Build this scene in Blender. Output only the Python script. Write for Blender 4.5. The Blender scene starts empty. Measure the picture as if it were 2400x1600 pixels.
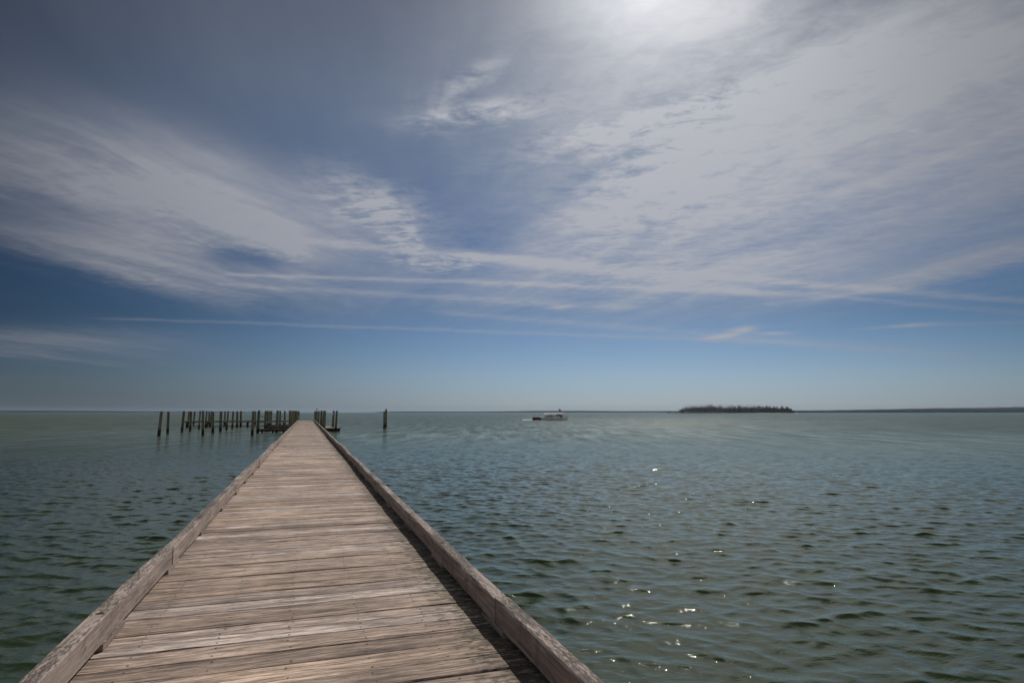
import bpy, bmesh, math, random
import numpy as np
from mathutils import Vector, Matrix, noise
R = math.radians
random.seed(7); rng = np.random.default_rng(7)
sc = bpy.context.scene
col = sc.collection

# ------------------------------------------------------------------ camera
CAM_Z = 2.8; DECK = 1.2; F = 1420.0; PITCH = R(6.65); YAW = R(18.64)
cam_d = bpy.data.cameras.new('camera'); cam = bpy.data.objects.new('camera', cam_d); col.objects.link(cam)
cam.location = (0, 0, CAM_Z); cam.rotation_euler = (R(90) + PITCH, 0, 0)
cam_d.sensor_width = 36; cam_d.lens = 36 * F / 2400; cam_d.clip_start = .05; cam_d.clip_end = 40000
sc.camera = cam

SUN_AZ = R(14.0); SUN_EL = R(43.5)       # azimuth measured from +Y towards +X
SUN_DIR = Vector((math.sin(SUN_AZ)*math.cos(SUN_EL), math.cos(SUN_AZ)*math.cos(SUN_EL), math.sin(SUN_EL)))
sun_d = bpy.data.lights.new('sun', 'SUN'); sun = bpy.data.objects.new('sun', sun_d); col.objects.link(sun)
sun_d.energy = 3.6; sun_d.angle = R(.53); sun_d.color = (1, .95, .88)
sun.rotation_euler = SUN_DIR.to_track_quat('Z', 'Y').to_euler(); sun.location = (20, 60, 60)
vs = sc.view_settings; vs.view_transform = 'Standard'; vs.look = 'None'; vs.gamma = 1; vs.exposure = 0.0
sc.cycles.use_denoising = True
sc.cycles.sample_clamp_indirect = 4; sc.cycles.sample_clamp_direct = 120
sc.cycles.max_bounces = 6; sc.cycles.volume_bounces = 1
sc.cycles.caustics_reflective = False; sc.cycles.caustics_refractive = False

# ------------------------------------------------------------------ node expression helper
class E:
    def __init__(s, t, o): s.t = t; s.o = o
    def _m(s, op, *a):
        n = s.t.nodes.new('ShaderNodeMath'); n.operation = op
        for i, x in enumerate(a):
            if isinstance(x, E): s.t.links.new(x.o, n.inputs[i])
            else: n.inputs[i].default_value = x
        return E(s.t, n.outputs[0])
    def __add__(s, b): return s._m('ADD', s, b)
    __radd__ = __add__
    def __sub__(s, b): return s._m('SUBTRACT', s, b)
    def __rsub__(s, b): return s._m('SUBTRACT', b, s)
    def __mul__(s, b): return s._m('MULTIPLY', s, b)
    __rmul__ = __mul__
    def __truediv__(s, b): return s._m('DIVIDE', s, b)
    def max(s, b): return s._m('MAXIMUM', s, b)
    def min(s, b): return s._m('MINIMUM', s, b)
    def pow(s, b): return s._m('POWER', s, b)
    def abs(s): return s._m('ABSOLUTE', s)
    def exp(s): return s._m('EXPONENT', s)
    def sat(s): return s.max(0.0).min(1.0)
    def gt(s, b): return s._m('GREATER_THAN', s, b)
    def step(s, a, b):                                     # smoothstep
        n = s.t.nodes.new('ShaderNodeMapRange'); n.interpolation_type = 'SMOOTHSTEP'
        s.t.links.new(s.o, n.inputs[0]); n.inputs[1].default_value = a; n.inputs[2].default_value = b
        return E(s.t, n.outputs[0])
class NT:
    def __init__(s, t): s.t = t; s.n = t.nodes; s.l = t.links
    def sep(s, sock):
        n = s.n.new('ShaderNodeSeparateXYZ'); s.l.new(sock, n.inputs[0]); return [E(s.t, n.outputs[i]) for i in range(3)]
    def vec(s, *a):
        n = s.n.new('ShaderNodeCombineXYZ')
        for i, x in enumerate(a):
            if isinstance(x, E): s.l.new(x.o, n.inputs[i])
            else: n.inputs[i].default_value = x
        return n.outputs[0]
    def noise(s, v, scale=1, detail=4, rough=.55, dist=0, lac=2.0):
        n = s.n.new('ShaderNodeTexNoise'); s.l.new(v, n.inputs['Vector'])
        n.inputs['Scale'].default_value = scale; n.inputs['Detail'].default_value = detail
        n.inputs['Roughness'].default_value = rough; n.inputs['Distortion'].default_value = dist; n.inputs['Lacunarity'].default_value = lac
        return E(s.t, n.outputs['Fac'])
    def rgb(s, c):
        n = s.n.new('ShaderNodeRGB'); n.outputs[0].default_value = (*c, 1); return n.outputs[0]
    def mix(s, f, a, b, mode='MIX'):
        n = s.n.new('ShaderNodeMix'); n.data_type = 'RGBA'; n.blend_type = mode; n.clamp_factor = True
        for i, x in ((0, f), (6, a), (7, b)):
            if isinstance(x, E): s.l.new(x.o, n.inputs[i])
            elif isinstance(x, bpy.types.NodeSocket): s.l.new(x, n.inputs[i])
            elif isinstance(x, tuple): n.inputs[i].default_value = (*x, 1)
            else: n.inputs[i].default_value = x
        return n.outputs[2]
    def ramp(s, f, stops):
        n = s.n.new('ShaderNodeValToRGB'); s.l.new(f.o, n.inputs[0]); cr = n.color_ramp
        while len(cr.elements) < len(stops): cr.elements.new(.5)
        for e, (p, c) in zip(cr.elements, stops): e.position = p; e.color = (*c, 1)
        return n.outputs[0]
    def scale(s, c, f):
        n = s.n.new('ShaderNodeVectorMath'); n.operation = 'SCALE'; s.l.new(c, n.inputs[0])
        if isinstance(f, E): s.l.new(f.o, n.inputs[3])
        else: n.inputs[3].default_value = f
        return n.outputs[0]

# ------------------------------------------------------------------ sky
def st(X, Y):                                              # a photo pixel as a direction: (x/y, z/y) of that direction
    u = (X-1200)/F; v = (800-Y)/F
    q = math.cos(PITCH) - v*math.sin(PITCH)
    return u/q, (math.sin(PITCH) + v*math.cos(PITCH))/q
world = bpy.data.worlds.new('World'); sc.world = world; world.use_nodes = True
wt = world.node_tree; wt.nodes.clear(); W = NT(wt)
tc = wt.nodes.new('ShaderNodeTexCoord')
dx, dy, dz = W.sep(tc.outputs['Generated'])
sky = wt.nodes.new('ShaderNodeTexSky'); sky.sky_type = 'NISHITA'; sky.sun_disc = False
sky.sun_elevation = SUN_EL; sky.sun_rotation = SUN_AZ; sky.air_density = 1.0; sky.dust_density = .6; sky.ozone_density = 1.6
yy = dy.abs().max(.02); zz = dz.max(.015)
s_ = dx/yy; t_ = dz/yy
px = dx/zz; py = dy/zz                                     # the flat cloud layer overhead
cosS = (dx*SUN_DIR.x + dy*SUN_DIR.y + dz*SUN_DIR.z)
# streaky cirrus noise lying in the cloud layer, streaks running away from the pier
def turned(a):
    a = R(a); return px*math.cos(a) + py*math.sin(a), py*math.cos(a) - px*math.sin(a)
rx, ry = turned(8)
lx, ly = turned(-20); qx, qy = turned(24)
n_warp = W.noise(W.vec(px*.5, py*.5, 3.1), 1, 3, .5)
n_big = W.noise(W.vec(rx*.85 + n_warp*.8, ry*.26, 0.7), 1, 6, .58)
n_str = W.noise(W.vec(rx*4.2 + n_warp*2.4, ry*.6 + n_warp, 5.3), 1, 7, .6)
n_sL = W.noise(W.vec(lx*3.0 + n_warp*2.6, ly*.55 + n_warp, 2.3), 1, 7, .62)
n_sR = W.noise(W.vec(qx*3.4 + n_warp*2.0, qy*.42 + n_warp, 9.3), 1, 7, .58)
n_bR = W.noise(W.vec(qx*.9 + n_warp, qy*.25, 4.7), 1, 4, .55)
n_fine = W.noise(W.vec(px*9 + n_warp*3, py*9, 1.3), 1, 5, .65, .4)
n_puff = W.noise(W.vec(rx*6, ry*11 + rx*3, 8.8), 1, 6, .68, .6)
ws = s_ + (n_str-.5)*.13 + (n_big-.5)*.12; wt_ = t_ + (n_big-.5)*.07 + (n_puff-.5)*.03
def blob(X, Y, a, b, rot=0, hard=1.0, raw=False):
    s0, t0 = st(X, Y); c, d = math.cos(R(-rot)), math.sin(R(-rot))
    A = s_ if raw else ws; B = t_ if raw else wt_
    u = ((A-s0)*c + (B-t0)*d)*(F/a); v = ((B-t0)*c - (A-s0)*d)*(F/b)
    return ((u*u + v*v).pow(hard)*-1.0).exp()
def trail(p0, p1, w0, w1, amp, bend=0.0, fa=60):
    (a0, b0), (a1, b1) = st(*p0), st(*p1)
    f = (s_-a0)*(1/(a1-a0))
    line = f*(b1-b0) + b0 + f*(1.0-f)*bend
    wd = (f.sat()*(w1-w0) + w0)*(1/F)
    wob = (n_str-.5)*.008
    q = (t_+wob-line)/wd
    ends = f.step(-.02, .06)*(1.0-f.step(.94, 1.06))
    return (q*q*-1.0).exp()*ends*(n_puff*1.6+.1)*amp
front = dy.step(0, .15)
# rot > 0 turns clockwise on the picture (down towards the right)
cl = blob(170, 400, 430, 140, 16, 1.15)*.95 + blob(540, 500, 310, 118, 22, 1.05)*.95 + blob(300, 610, 330, 62, 12, 1.2)*.85
cl = cl + blob(820, 480, 170, 80, 24)*.32 + blob(60, 800, 330, 38, 2, 1.4)*.6 + blob(670, 600, 80, 60, 60)*.45
veil = blob(2150, 330, 950, 330, -12, 1.5)*.85 + blob(1950, 20, 700, 190, 0, 1.3)*.65 + blob(1560, 180, 460, 260, 0, 1.2)*.62 + blob(1520, 560, 430, 150, -6, 1.2)*.62 + blob(1750, 640, 520, 60, 3, 1.2)*.3
veil = veil + blob(2300, 610, 330, 34, -14, 1.6)*.6 + blob(1250, 690, 420, 60, 3)*.32
wisps = blob(1120, 262, 150, 34, -4, 1.0)*.42 + blob(1080, 185, 90, 30, -35)*.25 + blob(1660, 250, 230, 34, -14)*.32 + blob(1420, 320, 190, 40, -12)*.34 + blob(1500, 460, 200, 110, -20)*.18
wisps = wisps + blob(1560, 400, 130, 90, -30)*.35 + blob(880, 470, 130, 60, 30)*.35 + blob(1070, 605, 80, 16, 3)*.4 + blob(960, 560, 60, 30, 40)*.3
small = (blob(1690, 789, 34, 5, -6, 1, True)*.95 + blob(1740, 773, 34, 8, -8, 1, True)*.75 + blob(1815, 781, 42, 4, 0, 1, True)*.6 + blob(2140, 761, 60, 4, -4, 1, True)*.55 + blob(1310, 720, 30, 6, -3, 1, True)*.5)*(n_fine*1.6 + .2)
trails = trail((690, 562), (2500, 712), 11, 8, .40, -.012) + trail((500, 642), (1900, 690), 4, 8, .42, .006) + trail((470, 664), (1500, 722), 5, 9, .28) \
       + trail((200, 744), (1900, 806), 3, 6, .28, .004) + trail((1050, 590), (1800, 690), 10, 12, .28) + trail((1900, 690), (2460, 740), 4, 9, .22) \
       + trail((1780, 715), (2150, 672), 4, 6, .18) + trail((1980, 772), (2450, 752), 3, 5, .22) + trail((1000, 728), (2300, 838), 6, 14, .24)
cl = cl*(1.0 - blob(600, 612, 130, 22, 5, 1.1)*.7) + blob(900, 490, 110, 45, 35)*.35*(n_puff*2.6-.5).max(0.0)
c1 = cl*((n_big-.45)*1.2 + .76 + (n_sL-.5)*1.45 + (n_puff-.5)*.45 + (n_fine-.5)*.35)
c2 = veil*((n_bR-.45)*1.0 + .66 + (n_sR-.5)*.80 + (n_big-.5)*.5 + (n_puff-.5)*.6 + (n_fine-.5)*.5)
c3 = wisps*((n_puff-.42)*5.5 + (n_fine-.5)*5.0 + .55).max(0.0)
base_veil = ((n_big-.40)*.7 + (n_str-.5)*.25).max(0.0)*t_.step(.12, .45)*.55 + t_.step(.25, .6)*.14
other = ((n_big-.30)*2.4).sat()*.95  # extra cloud cover in the unseen rear sky, added to lift shaded sides
cov = ((c1.max(0.0) + c2.max(0.0) + c3 + small + trails + base_veil)*front + other*(1.0-front)).sat()
cov = cov*.87; cov = cov*t_.step(.0, .10).max(dz.step(.0, .05)*.5)
glow_w = (cosS.max(0.0)).pow(9.0); glow_m = (cosS.max(0.0)).pow(60.0); glow_t = (cosS.max(0.0)).pow(140.0)
cb = glow_w*.18 + glow_m*.22 + .385
ccol = W.mix(cosS.step(.55, 1.0), (.94, .98, 1.11), (.98, .99, 1.05))
ccol = W.scale(ccol, cb)
SKY_STR = .10
skyc = W.scale(sky.outputs[0], E(wt, W.n.new('ShaderNodeValue').outputs[0])*0.0 + SKY_STR)
tint = W.ramp(t_.max(dz).sat(), [(0, (.29, .395, .66)), (.015, (.35, .465, .75)), (.06, (.335, .44, .635)), (.17, (.175, .267, .388)), (.27, (.15, .235, .345)), (.5, (.172, .236, .295)), (.8, (.112, .132, .158))])
skyc = W.mix(1.0, skyc, tint, 'MULTIPLY')
side = s_*.0 + (cosS.step(.42, .95)*.80 + .32)
skyc = W.scale(skyc, side)
ccol = W.scale(ccol, (side*.55 + .45)*(1.0 - s_.step(.40, .95)*.28)*(1.0 - (s_*-1.0).step(.45, .95)*.16)*(1.0 + (dy*-1.0).step(-.15, .6)*2.4))  # last factor brightens the unseen cloud behind the camera as added fill light
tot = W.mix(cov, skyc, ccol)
gl = W.scale(W.rgb((1, .985, .97)), glow_t*1.05 + glow_m*.10)
add = W.n.new('ShaderNodeVectorMath'); add.operation = 'ADD'; W.l.new(tot, add.inputs[0]); W.l.new(gl, add.inputs[1])
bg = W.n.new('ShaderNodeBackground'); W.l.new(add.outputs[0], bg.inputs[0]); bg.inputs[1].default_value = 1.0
wo = W.n.new('ShaderNodeOutputWorld'); W.l.new(bg.outputs[0], wo.inputs[0])
world.cycles.sampling_method = 'MANUAL'; world.cycles.sample_map_resolution = 1024

# ------------------------------------------------------------------ helpers
def link(o, parent=None):
    col.objects.link(o)
    if parent: o.parent = parent
    return o
def tag(o, label=None, cat=None, group=None, kind=None):
    if label: o['label'] = label
    if cat: o['category'] = cat
    if group: o['group'] = group
    if kind: o['kind'] = kind
    return o
def empty(name, loc=(0, 0, 0), rz=0):
    o = bpy.data.objects.new(name, None); o.location = loc; o.rotation_euler = (0, 0, rz); o.empty_display_size = .2
    return link(o)
class MB:
    def __init__(s): s.v = []; s.f = []; s.r = []; s.smooth = []
    def add(s, vs_, fs, rnd=0., smooth=False):
        b = len(s.v); s.v += [tuple(x) for x in vs_]; s.r += [rnd]*len(vs_)
        s.f += [tuple(i+b for i in f) for f in fs]; s.smooth += [smooth]*len(fs)
    def box(s, x0, x1, y0, y1, z0, z1, rnd=0.):
        s.add([(x0,y0,z0),(x1,y0,z0),(x1,y1,z0),(x0,y1,z0),(x0,y0,z1),(x1,y0,z1),(x1,y1,z1),(x0,y1,z1)],
              [(0,3,2,1),(4,5,6,7),(0,1,5,4),(1,2,6,5),(2,3,7,6),(3,0,4,7)], rnd)
    def loft(s, rings, rnd=0., smooth=False, cap=True):
        n = len(rings[0]); vs_ = [p for r in rings for p in r]; fs = []
        for i in range(len(rings)-1):
            for j in range(n):
                k = (j+1) % n; fs.append((i*n+j, i*n+k, (i+1)*n+k, (i+1)*n+j))
        if cap: fs.append(tuple(range(n))[::-1]); fs.append(tuple((len(rings)-1)*n+j for j in range(n)))
        s.add(vs_, fs, rnd, smooth)
    def tube(s, p0, p1, r0, r1=None, n=8, rnd=0., smooth=True):
        r1 = r0 if r1 is None else r1; p0 = Vector(p0); p1 = Vector(p1); d = (p1-p0).normalized()
        a = d.orthogonal().normalized(); b = d.cross(a)
        s.loft([[tuple(p + (a*math.cos(2*math.pi*k/n) + b*math.sin(2*math.pi*k/n))*r) for k in range(n)] for p, r in ((p0, r0), (p1, r1))], rnd, smooth)
    def build(s, name, mat, parent=None):
        me = bpy.data.meshes.new(name); me.from_pydata(s.v, [], s.f); me.materials.append(mat)
        at_ = me.attributes.new('rnd', 'FLOAT', 'POINT'); at_.data.foreach_set('value', s.r)
        me.polygons.foreach_set('use_smooth', s.smooth); me.update()
        return link(bpy.data.objects.new(name, me), parent)
XH = [0, 370, 720, 1000, 1350, 1900, 2400]; YH = [959.5, 961.5, 964.8, 966.3, 967.7, 964.5, 961.0]
def hz(X): return float(np.interp(X, XH, YH))
def onz(X, Y, z=0.0, D=None):
    """photo pixel -> point at height z (or at forward distance D, returning its height)"""
    Yc = Y - hz(X) + 965.5
    u = (X-1200)/F; v = (800-Yc)/F
    d = Vector((u, math.cos(PITCH)-v*math.sin(PITCH), math.sin(PITCH)+v*math.cos(PITCH)))
    k = D/d.y if D else (z-CAM_Z)/d.z
    return Vector((0, 0, CAM_Z)) + d*k

# ------------------------------------------------------------------ materials
def mat(name, f=None, color=(.5,.5,.5), rough=.6, metal=0.):
    m = bpy.data.materials.new(name); m.use_nodes = True; t = m.node_tree; b = t.nodes['Principled BSDF']
    b.inputs['Base Color'].default_value = (*color, 1); b.inputs['Roughness'].default_value = rough; b.inputs['Metallic'].default_value = metal
    N = NT(t); N.b = b
    if f: f(N)
    else:                                                  # light wear so nothing is perfectly flat
        tc = N.n.new('ShaderNodeTexCoord'); n = N.noise(tc.outputs['Object'], 3, 4)
        c = N.scale(N.rgb(color), n*.5 + .75); N.l.new(c, b.inputs['Base Color'])
    return m
def bump(N, h, dist, strength=1.0, inp=None):
    n = N.n.new('ShaderNodeBump'); n.inputs['Strength'].default_value = strength; n.inputs['Distance'].default_value = dist
    N.l.new(h.o, n.inputs['Height'])
    if inp: N.l.new(inp, n.inputs['Normal'])
    N.l.new(n.outputs[0], N.b.inputs['Normal']); return n.outputs[0]
def wood(name, axis='X', kind='deck'):
    def f(N):
        tc = N.n.new('ShaderNodeTexCoord'); at_ = N.n.new('ShaderNodeAttribute'); at_.attribute_name = 'rnd'
        rnd = E(N.t, at_.outputs['Fac']); x, y, z = N.sep(tc.outputs['Object'])
        if axis == 'X': a, c, e = x, y, z
        elif axis == 'Y': a, c, e = y, x, z
        else: a, c, e = z, x, y
        off = rnd*37.0
        wav = N.noise(N.vec(a*.9, c*4.0, off), 1, 3, .5)
        fine = N.noise(N.vec(a*2.2, c*150.0 + wav*9, e*150.0 + off), 1, 4, .65)
        grain = N.noise(N.vec(a*.9 + 3, c*34.0 + wav*7, e*34.0 + off*3), 1, 5, .65)
        patch = N.noise(N.vec(a*1.3, c*5.0, e*5.0 + off*5), 1, 5, .6)
        blot = N.noise(N.vec(a*7, c*38, e*38 + off), 1, 5, .7)
        knot_v = N.noise(N.vec(a*3.4, c*13, off*7 + e*6), 1, 2, .4, .6)
        big = N.noise(tc.outputs['Object'], .45, 3)
        if kind == 'deck':
            tone = N.ramp((rnd*1.0).sat(), [(0, (.19,.145,.118)), (.2, (.285,.225,.187)), (.42, (.24,.187,.155)), (.58, (.335,.24,.165)), (.66, (.27,.217,.188)), (.84, (.39,.34,.315)), (1.0, (.245,.195,.168))])
        elif kind == 'rail':
            tone = N.ramp(rnd.sat(), [(0, (.235,.19,.165)), (.5, (.29,.235,.20)), (1, (.25,.205,.185))])
        elif kind == 'pile':
            tone = N.ramp(rnd.sat(), [(0, (.098,.106,.060)), (.5, (.138,.142,.082)), (1, (.175,.176,.116))])
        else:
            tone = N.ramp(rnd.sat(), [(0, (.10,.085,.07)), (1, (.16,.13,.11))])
        c0 = N.scale(tone, ((grain-.5)*2.6 + 1.12 + (fine-.5)*1.6 + (patch-.5)*1.3 + (big-.5)*.6).max(.15))
        c0 = N.mix((patch-.52).sat()*2.2, c0, N.scale(tone, 1.45))            # bleached streaks
        c0 = N.mix(((fine-.57)*9).sat()*.75, c0, (.05,.04,.034))            # checks and cracks
        c0 = N.mix(((blot-.57)*7).sat()*.8*(patch*1.3).sat(), c0, (.06,.05,.045))
        c0 = N.mix((knot_v-.72).sat()*14*.6, c0, (.07,.042,.026))
        if kind == 'deck':
            dash = N.noise(N.vec(x*5.0, y*62.0 + wav*8, off*6), 1, 5, .72)
            c0 = N.mix(((dash-.54)*11).sat()*.82, c0, (.070,.055,.047))
            c0 = N.mix(((.42-dash)*9).sat()*.55, c0, (.43,.385,.35))
            stain = N.noise(N.vec(x*1.1, y*9.0, off*2), 1, 6, .72, .4)
            c0 = N.mix(((stain-.52)*6).sat()*.78, c0, (.085,.066,.056))
            crack = N.noise(N.vec(x*.55, y*60.0 + wav*14, off*9), 1, 3, .55)
            c0 = N.mix(((crack-.595)*16).sat()*.9, c0, (.035,.027,.023))
            pale = N.noise(N.vec(x*1.6, y*44.0, off*4 + 5), 1, 4, .6)
            c0 = N.mix(((pale-.58)*7).sat()*.5, c0, (.42,.375,.34))
            # knots: almond shaped dark eyes scattered along the boards
            vo = N.n.new('ShaderNodeTexVoronoi'); vo.inputs['Scale'].default_value = 1; vo.inputs['Randomness'].default_value = 1
            N.l.new(N.vec(x*1.9 + wav*.3, y*6.5, off*3), vo.inputs['Vector']); kd = E(N.t, vo.outputs['Distance'])
            ring = N.noise(N.vec(kd*26.0, off, 0.), 1, 2, .5)
            c0 = N.mix((1.0 - kd.step(.05, .13))*.75*(ring*1.4).sat(), c0, (.06,.04,.03))
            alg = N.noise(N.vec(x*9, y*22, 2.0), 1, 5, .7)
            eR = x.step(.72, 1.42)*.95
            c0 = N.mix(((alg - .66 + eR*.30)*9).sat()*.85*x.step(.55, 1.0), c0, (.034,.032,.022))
            c0 = N.mix(((patch - .42)*3).sat()*x.step(1.0, 1.5)*.55, c0, (.12,.125,.045))
            eL = (x*-1.0).step(.9, 1.45)
            c0 = N.mix(((alg-.56)*7).sat()*eL*.55, c0, (.06,.045,.035))
            drop = N.noise(N.vec(x*7, y*9, 9.0), 1, 2, .5)
            c0 = N.mix((drop-.825).sat()*40, c0, (.75,.74,.72))
            grime = N.noise(N.vec(x*1.2, y*.8, 6.0), 1, 4, .6)
            c0 = N.scale(c0, grime*1.3 + .42)
            rough_g = N.noise(N.vec(x*3.0, y*26.0 + wav*5, off*8), 1, 6, .75, .3)
            c0 = N.mix(1.0, N.scale(c0, ((rough_g-.5)*3.6 + 1.06).max(.36).min(1.6)), (1.03, .985, .945), 'MULTIPLY')
            c0 = N.scale(c0, (N.noise(N.vec(rnd*91.0, 0., 0.), 1, 0, .5)-.5)*1.1 + 1.0)
        if kind == 'rail':
            up = N.sep(N.n.new('ShaderNodeNewGeometry').outputs['Normal'])[2]
            li = N.noise(N.vec(x*62, y*13, 4.0), 1, 6, .78); l2 = N.noise(N.vec(x*4, y*1.1, 1.0), 1, 4, .6)
            c0 = N.mix(((li*1.5 - .25 + (l2-.5)*1.0 - .43)*8).sat()*up.step(.5, .9)*.88, c0, (.052,.042,.034))
            c0 = N.mix(((li-.63)*14).sat()*((l2-.40)*5).sat()*up.step(.5, .9)*.5, c0, (.42,.39,.25))
            rust = N.noise(N.vec(x*2, y*1.4, z*6 + off), 1, 3, .5)
            c0 = N.mix(((rust-.60)*6).sat()*.5*(1.0-up.step(.3, .8)), c0, (.20,.095,.045))
            drip = N.noise(N.vec(x*3, y*11, z*.8), 1, 4, .6)
            c0 = N.mix(((drip-.56)*6).sat()*.55*x.gt(0)*(1.0-up.step(.3, .8)), c0, (.045,.035,.028))
        if kind == 'pile':
            geo = N.n.new('ShaderNodeNewGeometry'); pz = N.sep(geo.outputs['Position'])[2]
            line = pz + (patch-.5)*.25
            c0 = N.mix((line*-1.0).step(-.82, -.58), c0, (.028,.016,.013))
            c0 = N.mix((line*-1.0).step(-.95, -.85)*.5*pz.gt(.6), c0, (.07,.075,.03))
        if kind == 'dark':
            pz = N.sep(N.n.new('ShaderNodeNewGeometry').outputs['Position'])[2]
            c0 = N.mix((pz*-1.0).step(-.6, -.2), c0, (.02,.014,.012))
        N.l.new(c0, N.b.inputs['Base Color'])
        N.b.inputs['Roughness'].default_value = .82; N.b.inputs['Specular IOR Level'].default_value = .22
        h = grain*.6 + fine*.5 + blot*.3
        bump(N, h, .006 if kind != 'pile' else .02, .8)
    return mat(name, f)
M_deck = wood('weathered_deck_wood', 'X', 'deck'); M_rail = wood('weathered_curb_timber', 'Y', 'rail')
M_pile = wood('piling_wood', 'Z', 'pile'); M_dark = wood('wet_dark_timber', 'X', 'dark')
M_deckY = wood('landing_wood', 'Y', 'rail')
M_steel = mat('galvanised_steel', color=(.42,.43,.42), rough=.45, metal=.8)
M_pipe = mat('weathered_pipe', color=(.13,.14,.14), rough=.7)
M_nail = mat('rusty_nail', color=(.035,.025,.02), rough=.7)
M_hole = mat('hole_dark_wood', color=(.02,.016,.013), rough=.9)
M_white = mat('white_boat_paint', color=(.95,.93,.88), rough=.35)
M_maroon = mat('maroon_boat_paint', color=(.16,.012,.022), rough=.35)
M_boot = mat('dark_bottom_paint', color=(.05,.03,.03), rough=.5)
M_glass = mat('cabin_glass', color=(.03,.04,.05), rough=.08)
M_orange = mat('orange_life_vest_fabric', color=(.65,.10,.03), rough=.6)
M_navy = mat('dark_cloth', color=(.02,.025,.045), rough=.9)
M_skin = mat('skin', color=(.45,.28,.2), rough=.5)
M_hair = mat('brown_hair', color=(.05,.03,.02), rough=.7)
M_flagr = mat('red_flag_cloth', color=(.30,.04,.03), rough=.8)
M_sand = mat('beach_sand', color=(.30,.24,.17), rough=.9)
M_rock = mat('shore_rock', color=(.12,.12,.10), rough=.9)
M_bark = mat('bare_branch_bark', color=(.085,.058,.052), rough=.9)
M_bird = mat('dark_feathers', color=(.04,.04,.05), rough=.7)
M_foam = mat('wake_foam', color=(.8,.82,.82), rough=.7)

def foliage(name, c1, c2):
    def f(N):
        at_ = N.n.new('ShaderNodeAttribute'); at_.attribute_name = 'rnd'; r = E(N.t, at_.outputs['Fac'])
        N.l.new(N.mix(r, c1, c2), N.b.inputs['Base Color']); N.b.inputs['Roughness'].default_value = .9; N.b.inputs['Specular IOR Level'].default_value = .1
    return mat(name, f)
M_ever = foliage('evergreen_foliage', (.018,.028,.016), (.045,.06,.03))
M_bare = foliage('bare_twigs', (.065,.042,.037), (.15,.10,.088))
M_far = foliage('far_shore_trees', (.022,.024,.022), (.05,.046,.04))

# ------------------------------------------------------------------ water
def water_material():
    def f(N):
        tc = N.n.new('ShaderNodeTexCoord'); P = tc.outputs['Object']; x, y, z = N.sep(P)
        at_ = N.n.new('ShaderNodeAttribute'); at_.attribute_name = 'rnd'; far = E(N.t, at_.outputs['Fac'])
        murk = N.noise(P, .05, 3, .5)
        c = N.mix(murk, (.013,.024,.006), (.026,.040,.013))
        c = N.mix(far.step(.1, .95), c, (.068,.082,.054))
        r1 = N.noise(N.vec(x*2.6, y*4.2, 0.), 1, 4, .6, .3); r2 = N.noise(N.vec(x*9+y, y*14, 3.), 1, 3, .6, .3)
        w1 = N.noise(N.vec(x*.8, y*1.25, 7.), 1, 5, .62, .2)
        patch = N.noise(N.vec(x*.03, y*.03, 1.), 1, 3, .5)
        near = 1.0 - far
        h = r1*.016*(patch*1.1+.45) + r2*.0062 + w1*far*.25
        # slopes the mesh is too coarse to carry, as a random field of facet tilts
        def slopes(v, det):
            n = N.n.new('ShaderNodeTexNoise'); n.inputs['Scale'].default_value = 1; n.inputs['Detail'].default_value = det; n.inputs['Roughness'].default_value = .68
            N.l.new(v, n.inputs['Vector']); return N.sep(n.outputs['Color'])
        a1 = slopes(N.vec(x*.28, y*.55, 1.), 7)
        gust = N.noise(N.vec(x*.014, y*.022, 1.), 1, 10, .74, .3)
        dashes = (N.noise(N.vec(x*.75, y*.075, 4.), 1, 4, .75) - .5)*far.step(.3, .7)
        k = far.step(.35, 1.0)*(gust*.4 + .85)
        nrm = N.n.new('ShaderNodeVectorMath'); nrm.operation = 'ADD'; g = N.n.new('ShaderNodeNewGeometry')
        N.l.new(g.outputs['Normal'], nrm.inputs[0]); N.l.new(N.vec((a1[0]-.5)*k*.75, (a1[1]-.5)*k*.9, 0.), nrm.inputs[1])
        nn = N.n.new('ShaderNodeVectorMath'); nn.operation = 'NORMALIZE'; N.l.new(nrm.outputs[0], nn.inputs[0])
        nb = bump(N, h, 1.0, 1.0, nn.outputs[0])
        tone_m = (dashes*2.6 + (gust-.5)*far.step(.2, .6)*.7 + 1.0).max(.45).min(1.45)  # lighter and darker reflections of far wavelets, put into both water colours
        c = N.scale(c, tone_m)
        df = N.n.new('ShaderNodeBsdfDiffuse'); N.l.new(c, df.inputs[0]); N.l.new(nb, df.inputs['Normal'])
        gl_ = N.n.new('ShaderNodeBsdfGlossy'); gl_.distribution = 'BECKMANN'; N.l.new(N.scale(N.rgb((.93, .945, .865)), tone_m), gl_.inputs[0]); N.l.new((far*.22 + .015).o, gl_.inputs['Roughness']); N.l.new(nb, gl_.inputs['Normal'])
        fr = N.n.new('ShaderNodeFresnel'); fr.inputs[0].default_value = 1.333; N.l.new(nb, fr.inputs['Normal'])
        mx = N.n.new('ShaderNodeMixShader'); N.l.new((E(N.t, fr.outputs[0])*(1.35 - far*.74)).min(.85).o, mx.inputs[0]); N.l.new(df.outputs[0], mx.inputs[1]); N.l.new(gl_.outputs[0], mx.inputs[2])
        out = next(q for q in N.n if q.type == 'OUTPUT_MATERIAL'); N.l.new(mx.outputs[0], out.inputs['Surface']); N.n.remove(N.b)
    return mat('bay_water', f)
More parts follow.
